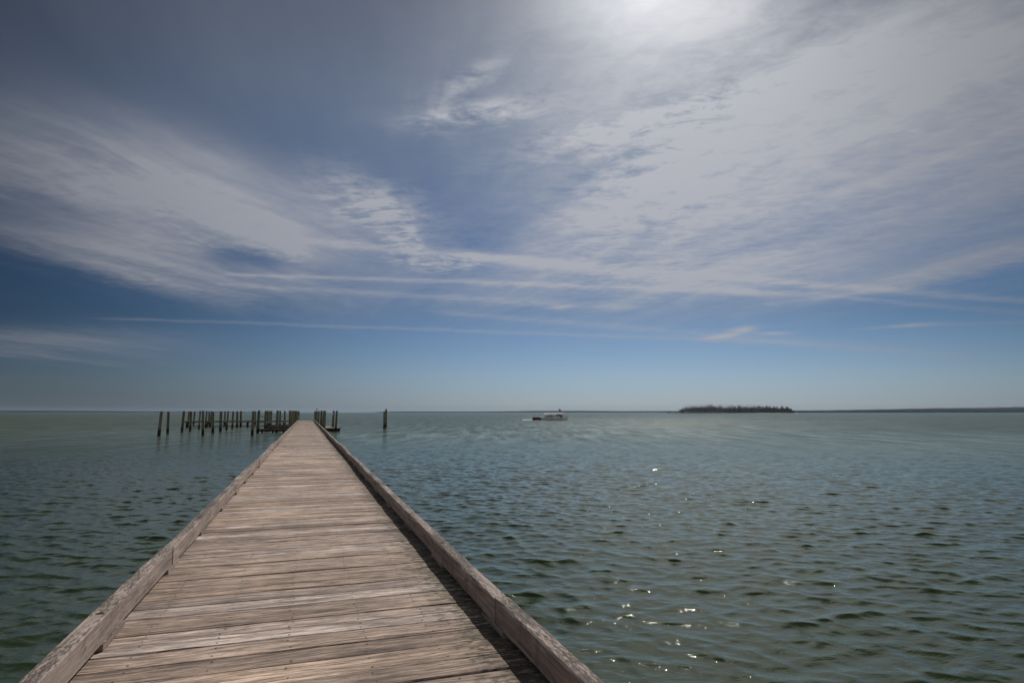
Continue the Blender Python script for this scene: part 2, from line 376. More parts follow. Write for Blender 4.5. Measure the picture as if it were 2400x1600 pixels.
def build_water():
    rr = [.3]; RMAX = 9200.
    while rr[-1] < RMAX:
        r = rr[-1]; rr.append(r + max(.026, min(r*r/8500., r*.5)))
    rr[-1] = RMAX; rr = np.array(rr)
    az = np.concatenate([np.arange(-180, -46, 2.0), np.arange(-46, 46, .09), np.arange(46, 180, 2.0)]); az = np.radians(az)
    nr, na = len(rr), len(az)
    A, Rr = np.meshgrid(az, rr); X = Rr*np.sin(A); Y = Rr*np.cos(A)
    dr = np.gradient(rr); dr2 = np.repeat(dr[:, None], na, 1)
    Z = np.zeros_like(X); DX = np.zeros_like(X); DY = np.zeros_like(X)
    NW = 180; tot = 0
    for i in range(NW):
        lam = float(np.clip(.50*math.exp(rng.normal()*.62), .13, 3.0)); k = 2*math.pi/lam
        th = R(200) + rng.normal()*R(38)                   # travel direction, mostly towards the viewer
        slope = .0122 * (1.0 if lam < 1.0 else (1.0/lam)**1.0)
        a = slope/k; kx, ky = k*math.sin(th), k*math.cos(th); ph = rng.random()*6.283
        # how far apart the rings are, measured against this wave: fade what the mesh cannot carry
        fade = np.clip((lam/dr2 - .9)/1.8, 0, 1)
        arg = kx*X + ky*Y + ph; c_, s_n = np.cos(arg), np.sin(arg)
        Z += a*fade*c_; DX -= a*fade*s_n*math.sin(th)*1.25; DY -= a*fade*s_n*math.cos(th)*1.25
    # waves lean forward: steeper faces on the side they run towards
    DX += math.sin(R(200))*Z*1.2; DY += math.cos(R(200))*Z*1.2
    # gusts: rougher and calmer patches
    g = .85 + .35*np.sin(X*.045+1.3+np.sin(Y*.03)*1.5)*np.sin(Y*.038+.4)
    Z *= g; DX *= g; DY *= g
    far = np.clip(np.log(dr2/.05)/math.log(3.0/.05), 0, 1)
    co = np.stack([X+DX, Y+DY, Z], -1).reshape(-1, 3).astype(np.float32)
    i = np.arange(nr-1)[:, None]*na; j = np.arange(na)[None, :]; jn = (j+1) % na
    quads = np.stack([i+j, i+na+j, i+na+jn, i+jn], -1).reshape(-1, 4)[:, ::1]
    me = bpy.data.meshes.new('water'); me.vertices.add(nr*na); me.vertices.foreach_set('co', co.ravel())
    nq = len(quads); cap = np.arange(na); me.loops.add(nq*4 + na); me.polygons.add(nq+1)
    me.loops.foreach_set('vertex_index', np.concatenate([quads.ravel(), cap[::-1]]).astype(np.int32))
    me.polygons.foreach_set('loop_start', np.arange(0, nq*4+1, 4).astype(np.int32))
    me.polygons.foreach_set('use_smooth', np.ones(nq+1, bool))
    me.update(calc_edges=True); me.validate()
    at_ = me.attributes.new('rnd', 'FLOAT', 'POINT'); at_.data.foreach_set('value', far.ravel().astype(np.float32))
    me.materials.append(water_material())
    if me.polygons[len(me.polygons)//2].normal.z < 0: me.flip_normals()
    o = link(bpy.data.objects.new('water', me)); o['kind'] = 'structure'
    return o
build_water()

# ------------------------------------------------------------------ the pier
XL, XR = -1.25, 1.40; PEND = 126.0; PSTART = -3.2
pier = empty('pier', (0, 0, 0), YAW)
tag(pier, 'long weathered grey wooden pier with low timber curbs running straight out over the bay', 'pier')
def plank_row(mb, x0, x1, y0, y1, ztop, th=.045, near=False, rot=0., jit=1.):
    """boards laid across, each a bevelled prism along x with a little warp"""
    y = y0
    while y < y1:
        w = random.choice([.235, .235, .225, .19, .24, .185, .27]); g = random.choice([.003, .005, .006, .008, .011])
        c = .006; rnd = random.random(); dz_ = random.uniform(-.004, .004)*jit; sk = random.uniform(-.005, .005)*jit + rot
        a = x0 + random.uniform(-.02, .02); b = x1 + random.uniform(-.02, .02)
        nseg = 6 if y < 25 else 1; rings = []
        ph = random.random()*9
        for i in range(nseg+1):
            xx = a + (b-a)*i/nseg; yo = y + sk*(xx/1.4) ; zo = ztop + dz_ + (.0022*math.sin(ph + xx*2.1)*jit if near else 0)
            cup = random.uniform(-.001, .001) if near else 0
            rings.append([(xx, yo, zo-th), (xx, yo+w, zo-th), (xx, yo+w, zo-c), (xx, yo+w-c, zo), (xx, yo+w/2, zo-cup-.001), (xx, yo+c, zo), (xx, yo, zo-c)])
        mb.loft(rings, rnd)
        if near: boards.append((y, w, sk, ztop+dz_))
        y += w + g
boards = []
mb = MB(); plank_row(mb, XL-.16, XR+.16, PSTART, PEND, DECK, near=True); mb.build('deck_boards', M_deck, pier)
mb = MB()
for (y, w, sk, zt) in boards:
    if not (1.5 < y < 34): continue
    for xs in (-1.02, -.52, -.05, .45, .93):
        for fr in (.22, .78):
            if random.random() < .07: continue
            cx = xs + random.uniform(-.018, .018); cy = y + w*fr + sk*cx/1.4 + random.uniform(-.012, .012); r = random.uniform(.005, .0075)
            mb.add([(cx+r*1.3*math.cos(k*1.047), cy+r*math.sin(k*1.047), zt+.0035) for k in range(6)], [tuple(range(6))])
tag(mb.build('nail_heads', M_nail, pier), kind='stuff')
def curb(side, xin, s0):
    """timber curb: end-to-end beams raised on blocks, counterbored bolt holes on top"""
    sg = -1 if side < 0 else 1
    w, h, gap = .112, .17, .045
    z0 = DECK + gap; y = PSTART; blocks = []
    k = math.ceil((PSTART - s0)/2.06)
    while s0 + k*2.06 < PEND-.6: blocks.append(s0 + k*2.06); k += 1
    # long timbers meeting over every third block
    joints = [PSTART] + [b + .20 for i, b in enumerate(blocks) if i % 3 == (1 if side < 0 else 0) and b > PSTART+1] + [PEND]
    mb = MB(); hb_list = []
    def wig(yy): return (.018*noise.noise((yy*.22, side*5., 0)) + (.05 if yy > 14 else .0)*noise.noise((yy*.16, side*9., 4)))
    def wigz(yy): return .012*noise.noise((yy*.3, 3, side*2.)) + (.03 if yy > 14 else 0)*noise.noise((yy*.21, 8., side))
    for a, b in zip(joints[:-1], joints[1:]):
        rnd = random.random(); jx = random.uniform(-.014, .014); jz = random.uniform(-.004, .006)
        holes = [q + .14 + random.uniform(-.03, .03) for q in blocks if a + .15 < q+.14 < b-.15]
        ys = set([a+.005, b-.008]); yy = a+.2
        while yy < b-.15:
            ys.add(yy); yy += .16 if yy < 22 else .5
        ys = sorted(y_ for y_ in ys if all(abs(y_-q) > .10 for q in holes))
        for q in holes: ys += [q-.07, q+.07]
        ys = sorted(ys); rings = []
        for y_ in ys:
            ox = wig(y_) + jx; oz = wigz(y_) + jz
            xa = xin if side > 0 else xin - w; c = .009 + .004*noise.noise((y_*3, side, 1))
            xi = xa + ox; xo = xi + w
            b0 = z0 + min(0, oz)*.2; t0 = z0 + h + oz
            e = [.009*noise.noise((y_*2.3, 7*side, q_)) + .006*noise.noise((y_*7.3, 3*side, q_+.5)) for q_ in range(4)]
            rings.append([(xi+e[0], y_, b0), (xo, y_, b0), (xo+e[1], y_, t0-c), (xo-c, y_, t0), (xi+c+e[2], y_, t0), (xi+e[0], y_, t0-c*1.2)])
        n = 6; base = len(mb.v); fs = []
        for i in range(len(rings)-1):
            mid = (ys[i]+ys[i+1])/2
            hole = any(abs(mid-q) < .01 for q in holes) and mid < 60
            for j in range(n):
                k2 = (j+1) % n
                if j == 3 and hole: continue
                fs.append((i*n+j, i*n+k2, (i+1)*n+k2, (i+1)*n+j))
        fs.append(tuple(range(n))[::-1]); fs.append(tuple((len(rings)-1)*n+j for j in range(n)))
        mb.add([p for r_ in rings for p in r_], fs, rnd)
        for i in range(len(rings)-1):
            mid = (ys[i]+ys[i+1])/2
            if any(abs(mid-q) < .01 for q in holes) and mid < 60:
                A_, B_ = rings[i][3], rings[i][4]; C_, D_ = rings[i+1][4], rings[i+1][3]
                cor = [A_, D_, C_, B_]                     # outer-near, outer-far, inner-far, inner-near
                cx = sum(p[0] for p in cor)/4 + random.uniform(-.012, .012); cy = mid; cz = sum(p[2] for p in cor)/4; r_ = .026
                circ = []
                for q in range(16):
                    an = -math.pi/4 + 2*math.pi*q/16
                    circ.append((cx + r_*math.cos(an), cy + r_*math.sin(an), cz))
                low = [(p[0], p[1], cz-.028) for p in circ]
                vv = cor + circ + low; ff = []
                # corner 0 (outer near) sits at -45 degrees, then ccw
                for c4 in range(4):
                    for q in range(4):
                        a1 = 4 + (c4*4 + q - 2) % 16; a2 = 4 + (c4*4 + q - 1) % 16
                        ff.append((c4, a2, a1))
                    e1 = 4 + (c4*4 + 2) % 16
                    ff.append((c4, (c4+1) % 4, e1))
                for q in range(16):
                    ff.append((4+q, 4+(q+1) % 16, 20+(q+1) % 16, 20+q))
                ff.append(tuple(20+q for q in range(16)))
                mb.add(vv, ff, rnd)
                hb = MB(); hb_list.append(hb); hb.tube((cx, cy, cz-.0275), (cx, cy, cz-.012), .0145, n=6)
    o = mb.build('curb_rail', M_rail, pier); tag(o, 'timber curb along the left edge of the pier' if side < 0 else 'timber curb along the right edge of the pier')
    for q in hb_list: q.build('bolt', M_steel, o)
    for q in blocks:
        bb = MB()
        L = random.uniform(.50, .56); pr = random.uniform(.004, .022)
        xi = xin + wig(q+.25)
        x0, x1 = (xi - pr, xi + w - .01) if side > 0 else (xi - w + .01, xi + pr)
        bb.box(x0, x1, q, q+L, DECK+.003, z0+.001, random.random())
        bb.build('spacer_block', M_rail, o)
curb(-1, XL, 4.95); curb(1, XR, 4.33)
# what carries the deck
mb = MB()
for xs in (-1.3, -.45, .45, 1.3): mb.box(xs-.04, xs+.04, PSTART+.05, PEND-.05, DECK-.30, DECK-.05, random.random())
mb.build('stringers', M_dark, pier)
y = 0.5
while y < PEND:
    mb = MB(); mb.box(-1.6, 1.64, y-.19, y-.13, DECK-.56, DECK-.31, random.random()); mb.box(-1.6, 1.64, y+.13, y+.19, DECK-.56, DECK-.31, random.random())
    mb.build('cross_beam', M_dark, pier)
    for xs in (-1.15, 1.15):
        mb = MB(); mb.tube((xs, y, -1.5), (xs, y, DECK-.31), .13, .125, 12, random.random()); mb.build('support_pile', M_pile, pier)
    y += 4.1

# ------------------------------------------------------------------ pilings
def piling_mesh(base, top, w):
    """a driven log: tapered, slightly bent, with a worn top"""
    mb = MB(); n = 12; d = top-base; rings = []; rnd = random.random(); ph = random.random()*10
    low = base - d*(1.3/max(d.z, .5))
    for i, f in enumerate((0, .3, .45, .6, .75, .88, .985, 1.0)):
        p = low.lerp(top, f); r = w*(.54 - .07*f)
        if i == 7: r *= .86
        p = p + Vector((math.sin(ph+f*4)*.012, math.cos(ph*2+f*3)*.012, 0))
        rings.append([tuple(p + Vector((math.cos(2*math.pi*k/n)*r*(1+.05*noise.noise((k*1.3, f*4, ph))), math.sin(2*math.pi*k/n)*r, .012*noise.noise((k*.9, ph, f)) if i > 5 else 0))) for k in range(n)])
    mb.loft(rings, rnd, True); return mb
PG = 'tall wooden mooring pilings standing around the end of the pier'
def piling(label, bx, by, tx, ty, wpx, D=None):
    base = onz(bx, by, 0.) if D is None else onz(bx, by, D=D)
    base.z = 0; top = onz(tx, ty, D=base.y); w = min(max(wpx/F*base.length, .24), .40)
    mb = piling_mesh(Vector((0, 0, 0)), top-base, w)
    o = mb.build('piling', M_pile); o.location = base; tag(o, label, 'piling', PG)
    return o, base, top, w
P = [
 ('tall leaning piling at the far left end of the group, first from the left', 372.5, 1017, 379, 959.3, 6),
 ('leaning piling second from the left, open water on both sides of it', 392.5, 1012.3, 395.6, 960.5, 5),
 ('leaning piling third from the left, just left of the low dock\'s end', 426.5, 1008.7, 431.4, 959.5, 5),
 ('thin leaning piling at the left tip of the low dock, fourth from the left', 439.8, 994, 443.9, 960.2, 4),
 ('stout piling just in front of the left tip of the low dock', 445.5, 1007, 448.6, 960.2, 4.6),
 ('short looking thin piling behind the dock near its left tip', 453.5, 992, 456.7, 960.5, 3.6),
 ('slim piling in front of the dock, seventh from the left', 466, 1002.7, 469.8, 959.3, 3.5),
 ('stout upright piling reaching lowest in the picture at the middle of the left group', 475, 1017.6, 476.6, 959, 5.4),
 ('leaning piling immediately right of the stout one, ninth from the left', 481.4, 999.2, 484.8, 960, 3.6),
 ('thin piling rising behind the dock, tenth from the left', 489.4, 992.6, 490.7, 960.5, 3.4),
 ('leaning piling partly behind its stouter right neighbour, eleventh from the left', 492, 997.4, 496.5, 960.2, 4),
 ('stout piling with a dark foot, twelfth from the left', 498.3, 1012.6, 500, 961, 5.6),
 ('stout piling with wide gaps both sides, thirteenth from the left', 516.5, 1008.7, 517.9, 961, 5.4),
 ('thin piling behind the dock, fourteenth from the left', 525.7, 993.8, 528, 960.5, 3.8),
 ('slim leaning piling in front of the dock, fifteenth from the left', 531, 1005.7, 534.9, 960.5, 3.8),
 ('slim piling in front of the dock, sixteenth from the left', 544, 1002, 546.9, 961, 4),
 ('piling close to the dock face, seventeenth from the left', 555.7, 999.5, 556.4, 961, 5),
 ('piling close to the dock face, eighteenth from the left, before a wide gap', 563.8, 998, 565, 960.7, 5),
 ('stout piling with a dark foot, first right of the wide gap in the left group', 591.2, 1018.8, 593.8, 961, 5.7),
 ('thin piling behind the dock, second right of the wide gap', 597.7, 993.8, 598.9, 961, 3.6),
 ('tallest leaning piling at the outer end of the nearest low catwalk', 603.7, 1012.9, 607.3, 959.5, 6),
 ('front piling of the tight row of four standing on the low catwalks', 621.6, 1006.3, 623.2, 960.7, 5.6),
 ('second piling of the tight row of four standing on the low catwalks', 626.0, 1002, 627.6, 961, 4.6),
 ('third piling of the tight row of four standing on the low catwalks', 630.2, 998, 632, 961.2, 4.3),
 ('rearmost piling of the tight row of four standing on the low catwalks', 634.4, 994, 636.8, 961, 4),
 ('stout piling with spreading dark foot midway along the nearest low catwalk', 648, 1011.7, 651, 960.2, 6),
 ('slim piling on the middle catwalk just right of the stout one', 655.8, 1002, 657, 961, 4),
 ('piling on the farthest low catwalk before the cluster by the pier', 667, 996, 667.6, 961.7, 6),
]
foot = {}
for i, p in enumerate(P): foot[i] = piling(*p)
Q = [ # (label, px at horizon, top y, forward distance, width px)
 ('nearest piling of the row hugging the left side of the pier', 679.6, 960.8, 80, 5.6),
 ('second piling of the row hugging the left side of the pier', 683.6, 961.0, 86, 5.2),
 ('third piling of the row hugging the left side of the pier', 688.2, 961.2, 93, 4.8),
 ('fourth piling of the row hugging the left side of the pier', 692.2, 961.4, 101, 4.5),
 ('fifth piling of the row hugging the left side of the pier', 696.0, 961.6, 109, 4.3),
 ('farthest piling of the row hugging the left side of the pier, pale scar low down', 700.0, 962.2, 117, 4.2),
 ('farthest piling of the row on the right side of the pier', 738.4, 962.8, 117, 4.2),
 ('piling with the bird on top, right side of the pier', 742.2, 962.2, 108, 4.3),
 ('third from farthest piling on the right side of the pier', 746.8, 962.0, 98, 4.6),
 ('piling left of the pair at the landing, right side of the pier', 753.4, 961.4, 92, 4.9),
 ('left piling of the pair at the inner corner of the low landing', 759.0, 962, 87, 5.0),
 ('right piling of the pair at the inner corner of the low landing', 762.2, 961.8, 90, 4.4),
 ('piling with a pale plate near its top behind the low landing', 782, 962, 95, 5.6),
 ('slim leaning piling at the outer corner of the low landing', 789.4, 962, 87.5, 4.6),
]
leanQ = {12: -2.6, 13: -3.2, 10: -2.2, 11: -2.2, 9: -1.6, 8: -1.2}
for i, (lab, x_, ty, D, w_) in enumerate(Q):
    by = hz(x_) + CAM_Z*1429/D
    r_ = piling(lab, x_ + leanQ.get(i, 0), by, x_ + (.3 if i > 6 else .2), ty, w_)
    foot['q%d' % i] = r_
# the pair of pilings standing alone to the right
piling('thick front piling of the isolated pair standing right of the pier', 900.8, 1003.8, 901.2, 963.9, 7.6)
piling('taller thinner rear piling of the isolated pair standing right of the pier', 904.2, 1001, 905, 958.4, 4.4)
# pale plate on the piling behind the landing
o_, b_, t_p, w_p = foot['q12']
mb = MB(); q = b_.lerp(t_p, .86) - b_; mb.box(q.x-.10, q.x+.0, q.y-w_p*.5-.02, q.y-w_p*.5+.01, q.z-.22, q.z+.2); mb.build('marker_plate', M_white, o_)
o_, b_, t_p, w_p = foot['q5']
mb = MB(); q = b_.lerp(t_p, .62) - b_; mb.box(q.x-.02, q.x+.10, q.y-w_p*.5-.02, q.y-w_p*.5+.01, q.z-.07, q.z+.08); mb.build('marker_plate', M_white, o_)

# ------------------------------------------------------------------ docks at the pier head
dock = empty('cross_dock', (0, 0, 0), YAW)
tag(dock, 'narrow wooden dock at deck height crossing the far end of the pier to the left', 'dock')
def plank_along(mb, x0, x1, y0, y1, zt, th=.05):
    x = x0
    while x < x1:
        mb.box(x, min(x+.14, x1), y0+random.uniform(-.02, .02), y1+random.uniform(-.02, .02), zt-th, zt+random.uniform(-.003, .003), random.random()); x += .15
mb = MB(); plank_along(mb, -21.2, XL-.2, PEND-1.6, PEND+.2, DECK+.02); mb.build('deck_boards', M_deckY, dock)
for yy in (PEND-1.5, PEND+.0):
    mb = MB(); mb.box(-21.1, XL-.22, yy, yy+.08, DECK-.27, DECK-.035, .5); mb.build('stringer', M_dark, dock)
mb = MB(); mb.box(-20.6, XL-.3, PEND-1.42, PEND-1.34, .16, .30, .3); mb.build('low_brace', M_dark, dock)
for xs in (-20.6, -17.4, -14.0, -10.4, -7.3, -4.0):
    for dy_ in (-1.25, -.1):
        mb = MB(); mb.tube((xs, PEND+dy_, -1.5), (xs, PEND+dy_, DECK-.036), .15, .15, 10, random.random()); mb.build('support_pile', M_pile, dock)

def catwalk(label, X0, X1, Y, zt, depth):
    """low catwalk from the pier out to the pilings"""
    a = onz(X0, Y, zt); D = a.y; b = onz(X1, Y, zt)
    ang = YAW
    L = (b-a).length; o = empty('catwalk', (a.x, a.y, 0), math.atan2(b.y-a.y, b.x-a.x))
    tag(o, label, 'catwalk', 'low dark catwalks between the pier and the left pilings')
    m = MB(); plank_along(m, 0, L, 0, depth, zt, .05); m.build('deck_boards', M_dark, o)
    for yy in (-.002, depth-.08):
        m = MB(); nseg = 8; rings = []
        for i in range(nseg+1):
            xx = L*i/nseg; s = .03*math.sin(i*1.9+yy)
            rings.append([(xx, yy+.02, zt-.36+s), (xx, yy+.09, zt-.36+s), (xx, yy+.09, zt-.053), (xx, yy+.02, zt-.053)])
        m.loft(rings, .2); m.build('stringer', M_dark, o)
    for k in range(3):
        xx = L*(.12+.38*k); m = MB(); m.tube((xx, depth/2, -1.5), (xx, depth/2, zt-.053), .12, .12, 10, .2); m.build('support_pile', M_pile, o)
    return o
catwalk('nearest and longest of the three low dark catwalks left of the pier', 606.5, 673, 1003.0, .55, .7)
catwalk('middle one of the three low dark catwalks left of the pier', 627, 677, 997.8, .55, .7)
catwalk('farthest of the three low dark catwalks, close in front of the cross dock', 632, 680, 993.6, .55, .7)
def pipe(label, X0, Y0, X1, Y1, D0, D1, r=.035):
    a = onz(X0, Y0, D=D0); b = onz(X1, Y1, D=D1); m = MB(); mid = a.lerp(b, .5) - a; mid.z -= .05
    m.tube((0,0,0), mid, r, n=6); m.tube(mid, b-a, r, n=6); o = m.build('pipe_rail', M_pipe); o.location = a
    tag(o, label, 'rail', 'thin grey pipe rails tied to the left pilings'); return o
pipe('upper thin grey pipe rail running from the tallest leaning piling to the pier', 604.5, 974.0, 681, 973.0, foot[20][1].y-.25, 84)
pipe('lower thin grey pipe rail running above the low catwalks to the pier', 605.5, 988.2, 681, 987.4, foot[20][1].y+.22, 88)

# low landing on the right
za = .52; f0 = onz(758, 1002.0, za); f1 = onz(784.6, 1001.2, za)
land = empty('landing', (f0.x, f0.y, 0), YAW); tag(land, 'small low floating style landing with pale deck boards on the right side of the pier', 'landing')
Ld = (f1-f0).length*.97
mb = MB(); yy = 0
while yy < 11.5: mb.box(0, Ld, yy, yy+.24, za-.05, za+random.uniform(-.003, .003), random.random()); yy += .247
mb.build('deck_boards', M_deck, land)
mb = MB(); mb.box(0, Ld-.02, -.085, -.003, za-.14, za+.01, .8); mb.build('edge_board', M_rail, land)
for xx in (.05, Ld-.15):
    mb = MB(); mb.box(xx, xx+.08, .02, 11.4, za-.42, za-.055, .2); mb.build('stringer', M_dark, land)
mb = MB(); mb.box(.14, Ld-.17, .04, .14, .02, za-.06, .2); mb.build('front_fascia', M_dark, land)
for xx in (.35, Ld-.35):
    for yy in (.5, 5.5, 11.):
        mb = MB(); mb.tube((xx, yy, -1.5), (xx, yy, za-.055), .14, .14, 10, .3); mb.build('support_pile', M_pile, land)
# mooring cleat at the far right end of the deck
p0 = Matrix.Rotation(YAW, 4, 'Z') @ Vector((XR-.10, 97, DECK))
cl_o = empty('mooring_cleat', p0, YAW); tag(cl_o, 'small dark metal mooring cleat beside the right curb near the far end of the deck', 'cleat')
mb = MB(); mb.tube((-.0,-.07,.012), (0,-.07,.16), .03, .025, 8); mb.tube((0,.07,.012), (0,.07,.16), .03, .025, 8); mb.box(-.05,.05,-.14,.14,.004,.02); mb.build('base', M_nail, cl_o)
mb = MB(); mb.loft([[(.03*c_*k, yy_, .18 + .03*s_2*k) for c_, s_2 in [(math.cos(q*.785), math.sin(q*.785)) for q in range(8)]] for yy_, k in ((-.24,.4),(-.12,1),(.12,1),(.24,.4))], 0, True); mb.build('horn', M_nail, cl_o)

# bird on its piling
o_, b_, t_p, w_p = foot['q7']
bird = empty('bird', (t_p.x, t_p.y, t_p.z), R(60)); tag(bird, 'small dark seabird perched on a piling right of the pier end', 'bird')
mb = MB(); prof = [(-.26,.20,.015,.012),(-.18,.215,.045,.03),(-.08,.24,.085,.075),(.03,.27,.095,.09),(.11,.31,.07,.075),(.145,.36,.045,.045),(.155,.40,.045,.042),(.185,.425,.042,.04),(.215,.42,.02,.02)]
mb.loft([[(x_, math.cos(a*.785)*ry_, z_ + math.sin(a*.785)*rz_) for a in range(8)] for x_, z_, ry_, rz_ in prof], 0, True); mb.build('body', M_bird, bird)
for s_l in (-.035, .035):
    mb = MB(); mb.tube((.02, s_l, 0), (.02, s_l, .20), .009, n=6); mb.box(.0, .06, s_l-.02, s_l+.02, 0, .008); mb.build('leg', M_nail, bird)
mb = MB(); mb.tube((.21, 0, .418), (.28, 0, .405), .012, .004, 6); mb.build('beak', M_orange, bird)

# ------------------------------------------------------------------ the boat
bp = onz(1289, 985.8, 0.); sL = 81/F*bp.y; HL = sL/2
boat = empty('boat', bp, 0); tag(boat, 'white workboat with maroon stern, canopy and flag motoring to the right across the bay', 'boat')
def hull_rings(stations, zoff=0):
    out = []
    for f in stations:
        x = -HL + 2*HL*f
        hb = 1.75*(1-max(0, (f-.45)/.55)**2.3)*(1-.10*max(0, .25-f)*4) + .02
        sheer = .95 + 1.15*max(0, f-.35)**1.7*1.55
        rk = max(0, f-.9)*2.0
        out.append((x, hb, sheer, rk))
    return out
def ring(x, hb, sh, rk, z0, z1):
    """section from z0 to z1 (fractions of the topside)"""
    pts = []
    for k in range(7):
        z = z0 + (z1-z0)*k/6; q = (z+.45)/(sh+.45); w = hb*(q**.35)
        pts.append((x + rk*(z)*.35, w, z))
    return pts
def hull_piece(name, fs, lo, hi, m, inset=0.):
    mb = MB(); rs = []
    for (x, hb, sh, rk) in hull_rings(fs):
        z0 = lo if lo is not None else -.45; z1 = sh if hi is None else hi
        a = ring(x, hb+inset, sh, rk, z0, z1)
        rs.append(a + [(p[0], -p[1], p[2]) for p in reversed(a)])
    mb.loft(rs, 0, True); return mb.build(name, m, boat)
fs = [i/24 for i in range(25)]
hull_piece('hull', [f for f in fs if f >= .235] , .10, None, M_white)
hull_piece('stern', [0, .05, .1, .15, .2, .2345], .06, .97, M_maroon, .01)
hull_piece('bottom', fs, -.45, .095, M_boot, -.01)
mb = MB(); rs = []
for (x, hb, sh, rk) in hull_rings([f for f in fs if f > .2]):
    rs.append([(x+rk*sh*.35, s*(hb+.05), sh+dz_) for s, dz_ in ((1, -.06), (1, .04), (-1, .04), (-1, -.06))])
mb.loft(rs, 0); mb.build('rub_rail', M_white, boat)
def fx(px_): return (px_-1289)/F*bp.y
ZR = 2.8 - (970.8-967.2)*bp.y/1429                                     # canopy height from the photo
mb = MB(); rs = []
for x_, w_, z_ in ((fx(1275), 1.3, ZR-.02), (fx(1278), 1.45, ZR+.05), (fx(1300), 1.5, ZR+.10), (fx(1316), 1.45, ZR+.04), (fx(1318), 1.2, ZR-.02)):
    rs.append([(x_, -w_, z_-.05), (x_, -w_*.6, z_+.03), (x_, 0, z_+.07), (x_, w_*.6, z_+.03), (x_, w_, z_-.05), (x_, w_, z_-.11), (x_, 0, z_-.05), (x_, -w_, z_-.11)])
mb.loft(rs, 0, False); mb.build('canopy', M_white, boat)
for px_ in (1278.5, 1291.5, 1303, 1316):
    for s_l in (-1.3, 1.3):
        mb = MB(); mb.tube((fx(px_), s_l, .75), (fx(px_), s_l, ZR-.06), .035 if px_ != 1291.5 else .05, n=6); mb.build('canopy_post', M_steel if px_ != 1291.5 else M_nail, boat)
# low wheelhouse in front under the canopy
xa, xb = fx(1303.5), fx(1317)
mb = MB(); mb.box(xa, xb, -1.15, 1.15, .9, 1.75); cab = mb.build('wheelhouse', M_navy, boat)
mb = MB()
for x_ in np.linspace(xa+.08, xb-.5, 3): mb.box(x_, x_+.45, -1.165, -1.152, 1.80, ZR-.22); mb.box(x_, x_+.45, 1.152, 1.165, 1.80, ZR-.22)
mb.build('side_windows', M_glass, cab)
mb = MB(); mb.box(xb, xb+.04, -1.1, 1.1, 1.3, ZR-.2); mb.build('windscreen', M_glass, cab)
mb = MB(); mb.loft([[(xb+.05, -.95, 1.2), (xb+.05, .95, 1.2), (xb+.05, .8, 1.72), (xb+.05, -.8, 1.72)], [(xb+1.5, -.55, 1.3), (xb+1.5, .55, 1.3), (xb+1.4, .45, 1.62), (xb+1.4, -.45, 1.62)]], 0); mb.build('trunk_cabin', M_white, boat)
for s_l in (-1.12, .92):
    mb = MB(); mb.box(fx(1277), fx(1303), s_l, s_l+.22, .78, 1.22); mb.build('bench', M_navy, boat)
mb = MB()
for k in range(9):
    x_ = fx(1287)+k*(fx(1301)-fx(1287))/8; mb.loft([[(x_-.17, -.5, ZR+.17), (x_+.17, -.5, ZR+.17), (x_+.15, -.4, ZR+.36+.05*math.sin(k*2)), (x_-.15, -.4, ZR+.34)], [(x_-.17, .5, ZR+.17), (x_+.17, .5, ZR+.17), (x_+.15, .4, ZR+.36), (x_-.15, .4, ZR+.34)]], 0)
mb.build('life_vest_bundle', M_orange, boat)
mb = MB(); mb.tube((fx(1310), 0, ZR), (fx(1309.6), 0, ZR+1.95), .03, n=6); st_ = mb.build('flag_staff', M_steel, boat)
mb = MB(); nf = 8; rows = []
for i in range(nf+1):
    f = i/nf; x_ = fx(1309.8) + f*.72; dz_ = -.42*f; yo = .06*math.sin(f*7)
    rows.append([(x_, yo-.006, ZR+1.86+dz_), (x_, yo+.006, ZR+1.86+dz_), (x_, yo+.006, ZR+1.18+dz_*1.5), (x_, yo-.006, ZR+1.18+dz_*1.5)])
mb.loft(rows, 0, True); mb.build('flag', M_flagr, st_)
# bow pulpit with its post, and life ring
mb = MB(); xo = fx(1327)
for s_l in (-1, 1):
    mb.tube((xo-2.0, s_l*.95, 1.75), (xo-2.0, s_l*.9, 2.35), .025, n=6); mb.tube((xo-.3, s_l*.35, 2.0), (xo-.3, s_l*.3, 2.6), .025, n=6); mb.tube((xo-2.0, s_l*.9, 2.35), (xo-.3, s_l*.3, 2.6), .025, n=6)
mb.build('bow_rail', M_steel, boat)
mb = MB(); rs = []
for k in range(16):
    a = 2*math.pi*k/16; c_ = Vector((xo-.7+math.cos(a)*.26, -.62, 2.22+math.sin(a)*.26)); rad = Vector((math.cos(a), 0, math.sin(a)))
    rs.append([tuple(c_ + rad*.07*math.cos(q*1.047) + Vector((0, .07*math.sin(q*1.047), 0))) for q in range(6)])
rs.append(rs[0]); mb.loft(rs, 0, True, False); mb.build('life_ring', M_orange, boat)

